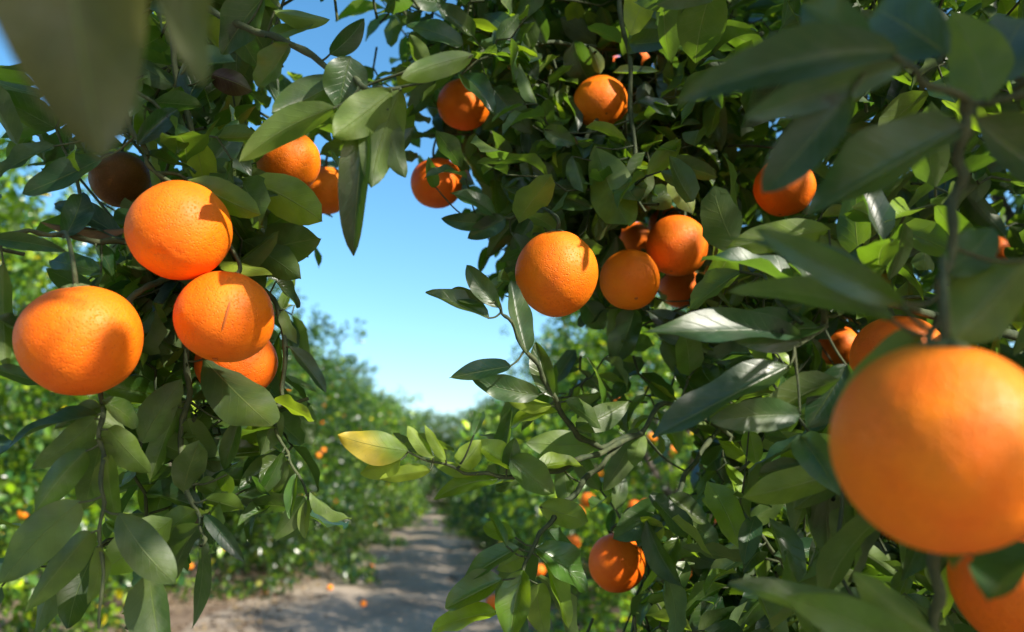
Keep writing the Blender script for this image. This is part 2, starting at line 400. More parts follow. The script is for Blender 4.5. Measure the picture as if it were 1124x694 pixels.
row_left = [(-4.25, 6.0, 0, 1.02), (-3.45, 11.6, 1, 1.10), (-3.3, 15.6, 2, 1.08), (-3.45, 19.8, 0, 1.08), (-3.2, 24.0, 3, 1.15), (-3.2, 28.4, 1, 1.2), (-3.2, 33.2, 2, 1.25), (-3.2, 38.4, 3, 1.3)]
row_right = [(2.3, 6.4, 2, .88), (2.35, 10.4, 1, .90), (2.2, 14.4, 0, .92), (2.3, 18.8, 1, .95), (2.25, 23.8, 2, .9), (2.3, 28.6, 3, .9), (2.2, 33.6, 0, 1.0)]
end_row = [(-1.5, 46, 1, 1.5), (2.2, 45, 2, 1.55), (-5.6, 46.5, 0, 1.4), (6.2, 46, 3, 1.4)]
second_left = [(-9.2, 11.0, 3, 1.05), (-9.0, 16, 1, 1.0), (-9.1, 21, 2, 1.05), (-9.2, 27, 0, 1.0)]
fruit = []
gone = np.random.default_rng(5)
def add_tree(x, y, v, s, label, group, tint=(1, 1, 1)):
    e = bpy.data.objects.new('orange_tree', None); C.objects.link(e)
    e.location = (x, y, 0); rz = gone.uniform(0, 6.28); e.rotation_euler = (0, 0, rz); e.scale = (s, s, s * gone.uniform(.96, 1.04))
    tag(e, label, 'orange tree', group)
    for nm, me in (('trunk', variants[v][1]), ('crown', variants[v][0])):
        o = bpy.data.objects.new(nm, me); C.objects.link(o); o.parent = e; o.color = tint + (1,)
    f = variants[v][2] * np.array([s, s, e.scale[2]]); c_, s_ = math.cos(rz), math.sin(rz)
    f = np.stack([f[:, 0] * c_ - f[:, 1] * s_ + x, f[:, 0] * s_ + f[:, 1] * c_ + y, f[:, 2]], -1)
    return f
for k, (x, y, v, s) in enumerate(row_left):
    lab = 'leafy orange tree dotted with fruit, %s of the row left of the dirt path' % ORD[k]
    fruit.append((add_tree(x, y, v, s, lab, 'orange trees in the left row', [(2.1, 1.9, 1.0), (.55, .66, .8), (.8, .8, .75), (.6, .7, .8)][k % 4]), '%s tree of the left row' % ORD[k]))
for k, (x, y, v, s) in enumerate(row_right):
    lab = 'low leafy orange tree, %s beyond the hanging branches in the row right of the path' % ORD[k]
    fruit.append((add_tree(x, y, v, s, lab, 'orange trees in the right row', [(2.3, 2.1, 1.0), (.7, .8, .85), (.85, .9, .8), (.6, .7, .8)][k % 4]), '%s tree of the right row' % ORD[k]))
for k, (x, y, v, s) in enumerate(end_row):
    lab = 'distant orange tree closing the far end of the path, %s' % ['just left of its middle', 'just right of its middle', 'farthest left', 'farthest right'][k]
    fruit.append((add_tree(x, y, v, s, lab, 'orange trees at the far end'), None))
for k, (x, y, v, s) in enumerate(second_left):
    add_tree(x, y, v, s, 'orange tree in the row behind the left one, %s from the camera' % ORD[k], 'orange trees in the second row on the left')

# ------------------------------------------------------------------ oranges
def orange_mesh(name, seed, rx=1.0, rz=.96, nu=56, nv=40, rough=.012):
    """unit-radius fruit, stalk end up: shallow dimple at the stalk, small navel below"""
    r_ = np.random.default_rng(seed)
    th = np.linspace(0, np.pi, nv + 1); ph = np.linspace(0, 2 * np.pi, nu, endpoint=False)
    T_, P_ = np.meshgrid(th, ph, indexing='ij')
    d = np.stack([np.sin(T_) * np.cos(P_), np.sin(T_) * np.sin(P_), np.cos(T_)], -1)
    a = r_.uniform(0, 6, 6)
    k = 1 + rough * (np.sin(3 * d[..., 0] + a[0]) + np.sin(3.4 * d[..., 1] + a[1]) + .8 * np.sin(4.1 * d[..., 2] + a[2])) + .004 * np.sin(9 * d[..., 0] + 7 * d[..., 1] + a[3])
    k -= .055 * np.exp(-(T_ / .16) ** 2) + .02 * np.exp(-(T_ / .5) ** 2) + .035 * np.exp(-((np.pi - T_) / .085) ** 2)
    V = (d * k[..., None] * np.array([rx, rx, rz])).reshape(-1, 3)
    i = np.arange(nv)[:, None] * nu; j = np.arange(nu)[None]; j2 = (j + 1) % nu
    Q = np.stack([i + j, i + nu + j, i + nu + j2, i + j2], -1).reshape(-1, 4)
    return V, Q
def ellipse_mesh_obj(name, seed, r, loc, m, rx=1.0, rz=.96, tilt=(0, 0), parent=None, **kw):
    V, Q = orange_mesh(name, seed, rx, rz, **kw)
    me = grid_mesh(name, V * r, Q)
    o = link(name, me, m, parent); o.location = loc; o.rotation_euler = (tilt[0], tilt[1], 0); return o

# background fruit: the ones nearest to the camera and in view are objects, the rest one mass
FV, FQ = orange_mesh('far', 2, nu=14, nv=9)
FAR_ME = grid_mesh('far_orange', FV * .037, FQ); FAR_ME.materials.append(PEEL_FAR)
cand = []
for f, lab in fruit:
    if lab is None: f = f[::2]
    px, py, z = proj(f)
    for p, a_, b_, c_ in zip(f, px, py, z):
        if c_ > 0 and -10 < a_ < W + 10 and -10 < b_ < H + 10: cand.append((c_, p, lab))
# keep the fruit on the side of each crown that faces the camera and path
kept = []
for c_, p, lab in cand:
    if lab:
        row = row_left if 'left' in lab else row_right
        t0 = min(row, key=lambda q: (q[0] - p[0]) ** 2 + (q[1] - p[1]) ** 2)
        v1 = np.array([p[0] - t0[0], p[1] - t0[1]]); v2 = np.array([-t0[0], -t0[1]]); v2 = v2 / np.linalg.norm(v2)
        if v1 @ v2 < .1 and abs(v1[0]) * (1 if (v1[0] * -t0[0]) > 0 else -1) < .9: continue
    kept.append((c_, p, lab))
kept.sort(key=lambda q: q[0])
for c_, p, lab in kept[:215]:
    if lab is None: lab = 'trees at the far end of the path'
    o = bpy.data.objects.new('orange', FAR_ME); C.objects.link(o); o.location = p
    o.rotation_euler = (gone.uniform(-.4, .4), gone.uniform(-.4, .4), gone.uniform(0, 6)); k_ = gone.uniform(.85, 1.12); o.scale = (k_,) * 3
    hgt = 'low' if p[2] < 1.2 else ('halfway up' if p[2] < 2.2 else 'high')
    tag(o, 'small distant orange hanging %s in the %s' % (hgt, lab), 'orange', 'oranges hanging in the background trees')
rest = [p for _, p, _ in kept[215:]]
if rest:
    parts = [(FV * .037 + p, FQ) for p in rest]
    V, Q = merge(parts); o = link('far_oranges', grid_mesh('far_oranges', V, Q), PEEL_FAR)
    tag(o, 'mass of tiny oranges in the crowns of the farthest trees', 'orange', None, 'stuff')

# fallen fruit on the ground
def ground_pt(px, py):
    d = fwd + rgt * (px - W / 2) / F - upv * (py - H / 2) / F
    return CAM + d * (-CAM[2] / d[2])
for px, py, lab in ((399, 661, 'fallen orange lying on the shaded dirt path, nearest to the camera'),
                    (291, 653, 'fallen orange at the foot of the left row in the sun'),
                    (138, 663, 'fallen orange on bare soil beside the nearest left tree'),
                    (408, 622, 'fallen orange halfway along the dirt path in shadow'),
                    (362, 650, 'fallen orange at the path edge by the second left tree')):
    p = ground_pt(px, py)
    o = ellipse_mesh_obj('orange', px % 17, .038, (p[0], p[1], .036 + float(relief(p[0], p[1]))), PEEL_FAR, nu=18, nv=12)
    tag(o, lab, 'orange', 'fallen oranges on the ground')

# dry leaves under the rows
rg = np.random.default_rng(77); K = 5200
side = rg.random(K)
x = np.where(side < .62, -1.75 - np.abs(rg.normal(0, .9, K)) + rg.exponential(.22, K) * (rg.random(K) < .55), .65 + np.abs(rg.normal(0, .8, K)) - rg.exponential(.15, K))
y = 2.0 + rg.random(K) ** 1.3 * 34
ok_ = rg.random(K) < 1; x, y = x[ok_], y[ok_]
z = relief(x, y) + .006
B = np.stack([x, y, z], -1); an = rg.uniform(0, 6.28, K); ln = rg.uniform(.04, .09, K)
T = B + np.stack([np.cos(an) * ln, np.sin(an) * ln, rg.uniform(-.002, .02, K)], -1)
V, Q, UV, at = leaves_arrays(B, T, ln * .5, np.tile([0, 0, 1.], (K, 1)) + rg.normal(size=(K, 3)) * .2, rg.uniform(.2, .8, K), rg.uniform(0, .3, K), .08, rg.random(K), rg.uniform(.84, .97, K), 2, 3)
o = link('leaf_litter', grid_mesh('leaf_litter', V, Q, UV, at), LITTER)
tag(o, 'dry brown leaves scattered on the soil along both tree rows', 'leaf litter', None, 'stuff')
# clods and pebbles
K = 1500; rg = np.random.default_rng(78)
x = rg.uniform(-3.6, 1.6, K); y = 3 + rg.random(K) ** 1.2 * 24; r_ = rg.uniform(.004, .016, K) * rg.uniform(.5, 1.5, K)
SV, SQ = orange_mesh('s', 5, nu=7, nv=5, rough=.12)
parts = [(SV * np.array([a * rg.uniform(.7, 1.4), a * rg.uniform(.7, 1.4), a * .7]) + [b, c, float(relief(b, c)) + a * .25], SQ) for a, b, c in zip(r_, x, y)]
V, Q = merge(parts); o = link('pebbles', grid_mesh('pebbles', V, Q), PATHM)
tag(o, 'small clods and pebbles strewn over the dirt path', 'pebbles', None, 'stuff')

# ------------------------------------------------------------------ foreground oranges
# px, py, radius in px, real radius (m), rx, rz, tilt, material, label
HO = [
 (197, 253, 54.5, .040, 1.01, .98, (-.78, .12), PEEL, 'big round orange at upper left with a small navel dot, above the scarred one'),
 (89, 373, 63.0, .043, 1.0, .965, (.25, -.1), PEEL, 'large smooth orange hanging alone at far left beside the hanging stem'),
 (247, 348, 52.5, .0388, 1.0, .97, (-.15, .1), PEEL, 'big orange with a dark scar line down its front, touching the one above'),
 (260, 398, 43.0, .037, 1.0, .95, (.2, 0), PEEL_RED, 'reddish orange mostly hidden behind a leaf, under the scarred orange'),
 (317, 177, 34.5, .036, 1.0, .97, (-.35, .1), PEEL, 'orange half covered by an olive leaf, at top left against the sky'),
 (359, 209, 27.0, .034, 1.0, .97, (.3, 0), PEEL, 'small orange beside a long hanging leaf, left edge of the sky gap'),
 (509, 115, 28.5, .037, 1.0, .97, (.3, .2), PEEL, 'orange partly behind leaves at the top of the sky gap, upper of two'),
 (479, 201, 28.0, .037, 1.0, .98, (.3, -.1), PEEL_RED, 'orange hanging against blue sky with a dark leaf across it'),
 (659, 114, 30.5, .037, 1.0, 1.0, (-.75, -.1), PEEL, 'round orange at top centre beside a thin vertical stem'),
 (611, 300, 46.5, .041, .99, 1.03, (.12, 0), PEEL, 'large orange in the middle hanging against the sky, dark stalk on top'),
 (691, 307, 33.0, .036, 1.0, 1.0, (-.62, -.08), PEEL, 'smaller orange with a tiny navel dot, right of the large middle one'),
 (743, 270, 33.0, .038, 1.0, 1.03, (-.2, .3), PEEL_RED, 'reddish orange at the right of the middle cluster, behind its neighbour'),
 (733, 246, 21.0, .033, 1.0, .97, (0, 0), PEEL_RED, 'orange peeping out above the reddish orange of the middle cluster'),
 (696, 263, 20.0, .035, 1.0, .97, (0, 0), PEEL, 'orange sliver between leaves behind the middle cluster'),
 (747, 316, 23.0, .037, 1.0, .97, (0, 0), PEEL, 'orange almost hidden below the middle cluster behind leaves'),
 (861, 206, 33.0, .038, 1.0, .97, (.1, .2), PEEL, 'bright orange showing below a bluish leaf at upper right'),
 (1036, 490, 116.0, .042, .99, 1.0, (.2, 0), PEEL, 'huge out of focus orange at the right edge, closest to the camera'),
 (1122, 640, 74.0, .039, 1.0, .97, (.2, 0), PEEL, 'blurred orange in the lower right corner below the huge one'),
 (986, 396, 50.0, .038, 1.0, 1.0, (0, 0), PEEL_RED, 'dull red orange tucked behind the top of the huge blurred one'),
 (921, 382, 25.0, .036, 1.0, .97, (0, 0), PEEL, 'orange glimpsed between blurred leaves left of the huge one'),
 (1094, 276, 17.0, .037, 1.0, .97, (0, 0), PEEL, 'tiny glimpse of an orange in the dark leaves at the right edge'),
 (677, 618, 31.0, .037, 1.0, 1.0, (-.2, .1), PEEL, 'orange hanging low at bottom centre under a leaf'),
 (132, 197, 32.0, .034, 1.0, .95, (0, 0), PEEL_SHADED, 'shaded orange painted dark brown, above the big upper left orange'),
 (705, 66, 12.0, .036, 1.0, .97, (0, 0), PEEL_RED, 'small orange glimpsed near the top edge right of the vertical stem'),
 (676, 70, 8.0, .036, 1.0, .97, (0, 0), PEEL_RED, 'tiny reddish orange deep in the leaves above the top centre orange'),
 (645, 549, 8.5, .036, 1.0, .97, (0, 0), PEEL, 'small blurred orange, upper of a pair behind the central shoots'),
 (634, 563, 8.0, .036, 1.0, .97, (0, 0), PEEL, 'small blurred orange, lower of a pair behind the central shoots'),
 (696, 556, 7.0, .036, 1.0, .97, (0, 0), PEEL, 'little blurred orange above the low hanging one, left of two'),
 (709, 555, 7.0, .036, 1.0, .97, (0, 0), PEEL, 'little blurred orange above the low hanging one, right of two'),
 (629, 595, 8.5, .036, 1.0, .97, (0, 0), PEEL, 'blurred orange deep behind the lower shoot leaves'),
 (543, 662, 9.5, .036, 1.0, .97, (0, 0), PEEL, 'blurred orange between the lowest leaves of the bottom shoot'),
 (592, 626, 7.0, .036, 1.0, .97, (0, 0), PEEL_RED, 'tiny orange behind the bottom shoot near its stem'),
 (792, 568, 9.0, .036, 1.0, .97, (0, 0), PEEL_RED, 'orange speck in the dense leaves left of the huge blurred orange'),
 (757, 634, 10.0, .036, 1.0, .97, (0, 0), PEEL, 'orange speck among leaves right of the low hanging orange'),
]
oranges = []      # centre, radius
for (px, py, rp, rr, rx, rz, tilt, m, lab) in HO:
    d = rr * F / rp
    oranges.append((P(px, py, d), rr, px, py, rp, d))
OC = np.array([o[0] for o in oranges]); OR = np.array([o[1] for o in oranges])
OPX = np.array([o[2] for o in oranges]); OPY = np.array([o[3] for o in oranges]); OPR = np.array([o[4] for o in oranges]); OD = np.array([o[5] for o in oranges])

# ------------------------------------------------------------------ foreground trees: limbs, twigs, leaves
def X(p):
    return np.array(p[1:], float) if p[0] == 'w' else P(*p)
TRUNK = {'L': np.array([-1.35, -.15, 0.]), 'R': np.array([1.75, 1.35, 0.])}
trees = {}
for k, lab in (('L', 'near orange tree whose fruiting limb hangs down on the left side, trunk out of view'),
               ('R', 'near orange tree with dense dark leaves filling the right side and arching over the top')):
    e = bpy.data.objects.new('orange_tree', None); C.objects.link(e); e.location = TRUNK[k]
    tag(e, lab, 'orange tree', 'near orange trees'); trees[k] = e
def child(name, V, Q, m, parent, origin, **kw):
    me = grid_mesh(name, V - origin, Q, **kw)
    o = link(name, me, m, parent); return o
def WX(k, x, y, z): return ('w', x, y, z)

# trunks: forked, standing on the soil
for k, forks in (('L', [(-1.3, -.1, 1.2), (-1.0, .1, 2.0)]), ('R', [(1.7, 1.3, .8), (1.3, 1.2, 1.7)])):
    b = TRUNK[k]
    parts = []
    a, r_ = smooth_line([b + [0, 0, -.15], b + [.01, 0, .0], b + [.02, .02, .35], b + [.0, .03, .75], b + [.05, .06, 1.3], b + [.1, .0, 2.0]], [.17, .13, .10, .09, .06, .04], 6)
    parts.append(tube_arrays(a, r_, 14))
    V, Q = merge(parts); child('trunk', V, Q, BARK, trees[k], b)
FORK = {'L': ('w', -1.33, -.10, 1.1), 'L2': ('w', -1.27, -.12, 1.7), 'R': ('w', 1.75, 1.4, .75), 'R2': ('w', 1.82, 1.4, 1.35), 'R3': ('w', 1.84, 1.36, 1.85)}

# limbs: tree, control points (photo x, y, distance) or world points, start and end radius (m), leaves
# leaf: base x, y, tip x, y, width px, side seen (t/u), roll deg, age, tip distance offset
LIMBS = [
 ('L', [FORK['L2'], ('w', -.75, .25, 2.05), (120, -190, .80), (175, -20, .76), (203, 120, .74), (226, 205, .73), (204, 300, .73), (207, 420, .72), (198, 505, .69), (222, 580, .66), (222, 600, .65)], .022, .0012, [
   (203, 118, 245, 62, 38, 't', 20, .05, .03), (232, 82, 277, 100, 30, 'u', 10, .97, .02), (205, 150, 165, 90, 26, 't', 40, .0, .05), (222, 190, 262, 132, 30, 't', -20, .02, .04),
   (210, 225, 305, 214, 24, 't', 25, .05, -.02), (228, 215, 300, 232, 26, 'u', 30, .08, .02), (193, 322, 140, 375, 20, 'u', 45, .12, -.04),
   (222, 393, 299, 468, 52, 'u', 15, .08, -.08), (240, 286, 299, 302, 14, 'u', 60, .42, -.05), (208, 250, 180, 305, 24, 't', 0, .02, .03),
   (196, 445, 164, 531, 20, 'u', 40, .15, -.03), (200, 440, 172, 515, 34, 'u', 10, .22, .0), (205, 460, 240, 525, 30, 'u', -15, .28, .03), (205, 500, 150, 470, 30, 'u', 20, .2, .02),
   (222, 590, 211, 690, 18, 'u', 45, .1, 0), (225, 565, 269, 618, 15, 't', 30, .04, -.01), (215, 560, 170, 600, 30, 'u', 10, .2, .04), (222, 575, 190, 640, 30, 'u', -25, .15, .05),
   (262, 463, 246, 516, 22, 't', 10, .15, 0), (218, 530, 253, 550, 24, 'u', 20, .28, .02), (250, 520, 222, 560, 26, 'u', 0, .3, .05), (226, 548, 268, 560, 22, 'u', 40, .3, .02),
   (206, 350, 160, 395, 30, 't', 20, .05, .03), (206, 400, 175, 430, 26, 't', 0, .02, .06), (210, 330, 250, 300, 20, 't', 40, .0, .06), (200, 480, 230, 440, 28, 'u', 20, .2, .06)]),
 ('L', [(207, 300, .73), (160, 315, .68), (128, 360, .66), (112, 430, .62), (112, 500, .60), (112, 560, .59), (110, 690, .58)], .0035, .0012, [
   (108, 455, 10, 490, 24, 't', 40, .05, .0), (105, 458, 33, 515, 30, 'u', 10, .16, .02), (95, 494, 38, 563, 38, 'u', 5, .22, 0), (88, 550, 0, 641, 46, 'u', 5, .10, -.02),
   (101, 583, 29, 671, 36, 'u', -15, .15, .02), (112, 480, 92, 560, 40, 'u', 10, .12, .04), (118, 500, 130, 575, 30, 'u', -20, .2, .03), (108, 600, 97, 663, 20, 'u', 20, .33, .02),
   (130, 563, 193, 641, 40, 'u', 12, .08, -.02), (118, 470, 165, 520, 34, 'u', 15, .18, .04), (112, 440, 150, 470, 24, 't', 20, .1, .04), (112, 445, 60, 470, 24, 'u', 30, .3, .03)]),
 ('L', [(226, 205, .73), (262, 290, .78), (306, 340, .76), (311, 430, .73), (300, 455, .72), (316, 500, .71), (340, 545, .70), (352, 556, .70)], .0035, .0009, [
   (277, 280, 352, 262, 46, 'u', -10, .05, -.02), (302, 309, 328, 338, 24, 't', 20, .05, .02), (317, 380, 358, 432, 19, 't', 15, .0, 0), (311, 340, 326, 378, 14, 'u', 50, .3, 0),
   (300, 440, 345, 462, 16, 'u', 55, .45, -.02), (303, 450, 286, 500, 26, 'u', 20, .2, .0), (310, 496, 283, 547, 14, 't', 45, .3, 0), (313, 500, 298, 545, 14, 'u', 30, .2, .02),
   (316, 505, 300, 560, 20, 'u', 10, .2, .03), (334, 545, 300, 592, 22, 'u', 15, .25, 0), (338, 548, 335, 592, 13, 'u', 30, .3, 0), (340, 540, 386, 569, 16, 'u', 45, .25, -.02), (298, 460, 262, 500, 30, 'u', 0, .28, .04), (325, 520, 318, 570, 12, 't', 40, .3, -.02), (303, 470, 262, 480, 20, 't', 50, .15, .02)]),
 ('L', [(204, 275, .73), (150, 268, .70), (90, 262, .67), (40, 255, .64), (-30, 262, .62)], .0045, .0015, [
   (140, 251, 45, 244, 15, 'u', 35, .88, -.02), (135, 262, 60, 225, 30, 't', 10, .0, .03), (112, 300, 55, 286, 28, 't', 0, .25, .02), (-8, 262, 73, 276, 17, 't', 30, .12, 0),
   (4, 288, 8, 408, 26, 'u', 20, .1, 0), (105, 270, 125, 310, 26, 't', 20, .02, .03), (70, 262, 90, 212, 30, 't', 10, .0, .04), (-6, 404, 54, 420, 26, 't', 15, .05, .02), (-5, 350, 30, 368, 24, 't', 15, .05, .02)]),
 ('L', [(120, -190, .80), (60, -120, .68), (110, 60, .66), (150, 150, .66), (170, 190, .66)], .006, .0015, [
   (112, 174, 24, 213, 34, 't', 10, .02, 0), (60, 160, -5, 195, 26, 't', 20, .02, 0), (150, 160, 195, 120, 26, 't', 20, .0, .03), (160, 170, 215, 190, 24, 't', 30, .0, .04)]),
 ('L', [('w', -.45, .22, 1.62), (-160, -330, .26), (-30, -330, .215), (60, -255, .205), (210, -170, .25), (300, -130, .3)], .006, .0018, [
   (60, -245, 112, 176, 178, 'u', 8, .80, .02), (215, -150, 224, 94, 66, 'u', 25, .80, .0), (165, -200, 158, 130, 30, 't', 65, .02, .06)]),
 ('L', [(185, -40, .75), (235, 15, .70), (300, 40, .66), (372, 78, .62), (410, 98, .59), (438, 95, .585)], .005, .0016, [
   (290, -4, 244, 60, 44, 't', 10, .05, .02), (290, 42, 345, 25, 20, 't', 20, .12, .02), (318, 48, 282, 95, 36, 't', 5, .10, .02), (300, 12, 362, 22, 22, 'u', 30, .35, .03), 
   (368, 118, 262, 178, 36, 'u', 15, .25, .0), (374, 86, 298, 124, 48, 'u', 5, .18, -.02), (402, 128, 388, 281, 37, 't', 25, .06, 0), (440, 98, 408, 206, 48, 'u', 10, .22, -.01),
   (385, 62, 372, 122, 46, 't', 15, .02, .0), (520, 60, 440, 86, 26, 'u', 25, .35, -.02), (430, 100, 365, 150, 44, 'u', 0, .28, -.02), (362, 60, 400, 20, 18, 't', 40, .02, 0), (255, 25, 285, 75, 22, 't', 30, .03, .03), (425, 120, 445, 195, 30, 'u', 25, .12, .01)]),
 # --- right tree
 ('R', [FORK['R3'], ('w', 1.25, 1.35, 2.3), (760, -140, 1.15), (684, -30, .98), (690, 60, .95), (697, 180, .92), (702, 205, .91)], .025, .0016, [
   (654, 160, 690, 248, 50, 'u', 5, .26, -.08), (628, 171, 641, 213, 20, 'u', 30, .15, -.02), (708, 184, 704, 220, 20, 'u', 20, .2, 0), (597, 142, 632, 158, 22, 't', 20, .12, 0), (690, 60, 720, 8, 26, 't', 20, .1, 0), (700, 110, 742, 130, 22, 't', 20, .02, 0)]),
 ('R', [FORK['R3'], ('w', .95, 1.25, 2.05), (790, 40, 1.2), (700, 55, 1.12), (620, 48, 1.05), (555, 52, 1.0), (490, 70, .95), (447, 78, .93)], .020, .0016, [
   (540, 96, 584, 147, 30, 't', 10, .03, 0), (506, 82, 543, 126, 26, 't', 10, .12, -.02), (508, 50, 446, 28, 28, 't', 15, .12, 0), (520, 40, 478, 2, 26, 't', 15, .05, 0), (468, 72, 450, 38, 20, 'u', 20, .15, 0),
   (560, 50, 590, 90, 26, 't', 20, .02, 0), (545, 60, 520, 100, 24, 't', 0, .02, .03), (600, 48, 575, 5, 24, 't', 20, .03, 0), (630, 45, 650, 95, 30, 't', 30, .0, .02), (570, 45, 530, 15, 24, 't', 10, .03, .02)]),
 ('R', [(700, 55, 1.12), (655, 130, 1.04), (632, 180, .98), (590, 225, .95), (556, 240, .94), (525, 245, .94)], .008, .0015, [
   (545, 238, 494, 212, 24, 't', 10, .05, -.02), (512, 196, 466, 196, 15, 't', 30, .0, -.06), (478, 206, 470, 172, 12, 't', 20, .2, -.03), (560, 255, 585, 300, 20, 't', 20, .05, 0), (590, 225, 620, 255, 26, 't', 20, .0, .03),
   (555, 240, 513, 262, 22, 't', 20, .0, 0), (575, 232, 535, 283, 24, 't', 15, .0, .02), (540, 244, 484, 240, 18, 't', 30, .0, 0), (600, 215, 550, 205, 26, 't', 20, .03, 0), (612, 205, 570, 180, 26, 't', 15, .05, 0), (590, 225, 560, 275, 20, 't', 20, .03, 0)]),
 ('R', [FORK['R'], ('w', .95, 1.25, .95), (790, 470, .98), (700, 478, .86), (655, 490, .80), (622, 462, .76), (600, 420, .74), (566, 365, .72), (545, 330, .71)], .016, .0012, [
   (537, 350, 467, 321, 32, 't', 10, .06, 0), (532, 333, 494, 318, 18, 't', 20, .03, .02), (548, 338, 512, 291, 24, 't', 15, .03, .01), (561, 402, 493, 415, 24, 't', 10, .05, 0), (592, 434, 518, 416, 27, 't', 15, .06, 0),
   (578, 388, 561, 308, 30, 't', 25, .04, .02), (606, 436, 588, 375, 24, 't', 20, .06, .01), (606, 446, 558, 440, 18, 'u', 20, .42, .0), (612, 452, 560, 470, 26, 't', 10, .42, .02), (620, 440, 660, 470, 28, 't', 20, .05, .02), (632, 470, 690, 440, 30, 'u', 10, .15, .04), (655, 490, 577, 486, 32, 'u', 15, .38, .0)]),
 ('R', [(700, 478, .86), (650, 500, .78), (600, 518, .74), (545, 522, .71), (500, 515, .69), (447, 496, .68)], .005, .0009, [  # backlit glow of this shoot and the next put into lime age
   (448, 495, 371, 478, 34, 'u', 20, 0.69, 0), (440, 505, 395, 520, 24, 'u', 25, 0.44, .02), (473, 516, 416, 526, 18, 'u', 15, 0.44, 0), (476, 503, 447, 467, 14, 'u', 30, 0.43, 0), (490, 505, 466, 466, 14, 'u', 30, 0.43, 0), (547, 527, 476, 549, 24, 't', 10, 0.44, 0),
   (505, 512, 528, 483, 28, 'u', 10, 0.43, .02), (562, 514, 519, 486, 30, 't', 10, 0.44, 0), (560, 503, 608, 542, 38, 't', 10, 0.24, 0), (520, 478, 530, 452, 12, 't', 10, 0.24, .03), (556, 515, 565, 480, 16, 't', 30, 0.29, 0), (585, 518, 640, 512, 24, 't', 20, 0.44, .03), (525, 520, 470, 500, 14, 'u', 30, 0.44, .03)]),
 ('R', [(690, 479, .85), (655, 515, .80), (622, 550, .76), (592, 588, .73), (572, 630, .71)], .006, .0015, [
   (592, 556, 646, 572, 28, 'u', 20, 0.46, -.02), (618, 515, 624, 560, 22, 'u', 20, 0.29, -.01), (570, 601, 508, 640, 28, 't', 15, 0.22, 0), (566, 590, 530, 578, 20, 't', 10, 0.39, .02), (588, 602, 643, 650, 42, 't', 10, 0.26, 0), (552, 636, 489, 668, 40, 't', 8, 0.29, 0),
   (574, 626, 560, 705, 40, 't', 10, 0.39, -.02), (596, 612, 624, 690, 24, 't', 30, 0.34, .0), (545, 672, 474, 694, 34, 't', 10, 0.44, .02), (556, 600, 536, 562, 12, 't', 20, 0.34, .02), (590, 640, 600, 700, 28, 'u', 20, 0.29, .02), (575, 610, 545, 625, 20, 'u', 20, 0.44, .03)]),
 ('R', [(790, 470, .98), (760, 510, .92), (735, 550, .88), (690, 560, .92), (678, 590, 1.04)], .006, .0015, [
   (737, 554, 673, 592, 36, 't', 10, .14, -.02), (733, 556, 700, 600, 30, 't', 30, .06, .0), (735, 545, 775, 575, 28, 't', 10, .0, 0), (700, 470, 662, 540, 26, 'u', 20, .12, 0), (706, 475, 695, 512, 18, 'u', 10, .22, -.05), (745, 590, 715, 640, 26, 't', 20, .12, .0), (740, 560, 790, 600, 26, 't', 10, .0, .02)]),
 ('R', [(760, 120, 1.2), (722, 240, 1.12), (708, 300, 1.06), (700, 335, 1.0)], .005, .0015, [
   (697, 338, 671, 403, 32, 't', 15, .08, 0), (670, 330, 635, 358, 26, 't', 20, .0, .02), (712, 342, 762, 392, 34, 't', 10, .0, 0), (640, 330, 662, 362, 26, 't', 20, .03, .02), (755, 330, 800, 350, 26, 't', 20, .0, 0)]),
 ('R', [FORK['R2'], ('w', 1.1, .75, 1.75), (1300, 60, .52), (1180, 90, .42), (1060, 110, .36), (985, 62, .34), (960, 55, .34)], .0045, .0012, [
   (985, 56, 742, 112, 58, 't', 15, .0, 0), (992, 72, 816, 130, 34, 't', 35, .0, .0), (935, 100, 836, 212, 56, 't', 10, .02, .02), (1056, 140, 886, 236, 88, 't', 8, .08, .02), (1082, 112, 1042, 12, 62, 'u', 10, .30, .02),
   (1070, 130, 1180, 200, 70, 't', 20, .0, .02), (960, 50, 880, 5, 50, 't', 20, .0, .02), (1040, 60, 960, 10, 60, 't', 30, .02, .05), (1090, 100, 1128, 20, 60, 't', 20, .0, .05)]),
 ('R', [(1060, 110, .36), (1052, 200, .37), (1038, 300, .36), (1022, 375, .36)], .0032, .0016, [
   (992, 335, 828, 250, 34, 't', 30, .15, .02), (1000, 345, 790, 262, 40, 't', 40, .05, .08), (1128, 285, 1046, 372, 82, 'u', 12, .18, 0), (980, 350, 800, 320, 36, 'u', 35, .1, .1), (1010, 365, 920, 440, 40, 'u', 20, .18, .05), (1035, 300, 1090, 250, 40, 't', 30, .05, .03)]),
 ('R', [FORK['R2'], ('w', .9, .95, 1.4), (960, 330, .62), (905, 360, .58), (870, 380, .56)], .010, .0018, [
   (905, 360, 706, 365, 46, 't', 15, .05, -.04), (880, 375, 770, 340, 34, 't', 30, .0, .0), (880, 455, 778, 462, 30, 't', 30, .03, -.02), (870, 400, 716, 480, 44, 't', 20, .0, -.04), (925, 345, 865, 290, 44, 't', 30, .1, 0), (912, 252, 797, 272, 32, 'u', 20, .35, 0), (885, 330, 770, 285, 36, 't', 40, .05, .0), (930, 400, 885, 470, 40, 't', 30, .05, 0)]),
 ('R', [('w', .75, .55, .95), (1060, 900, .46), (1030, 720, .42), (1028, 600, .41)], .006, .003, [
   (1040, 740, 800, 640, 50, 't', 20, .1, .02), (1030, 730, 862, 655, 30, 't', 50, .2, -.04), (1032, 700, 935, 628, 46, 'u', 20, .25, 0), (1140, 575, 1048, 622, 62, 't', 10, .04, -.09), (1165, 600, 1085, 660, 60, 't', 20, .04, -.09)]),
 ('R', [('w', .95, .95, 1.15), (1010, 500, .62), (960, 512, .58), (925, 518, .56)], .004, .0016, [
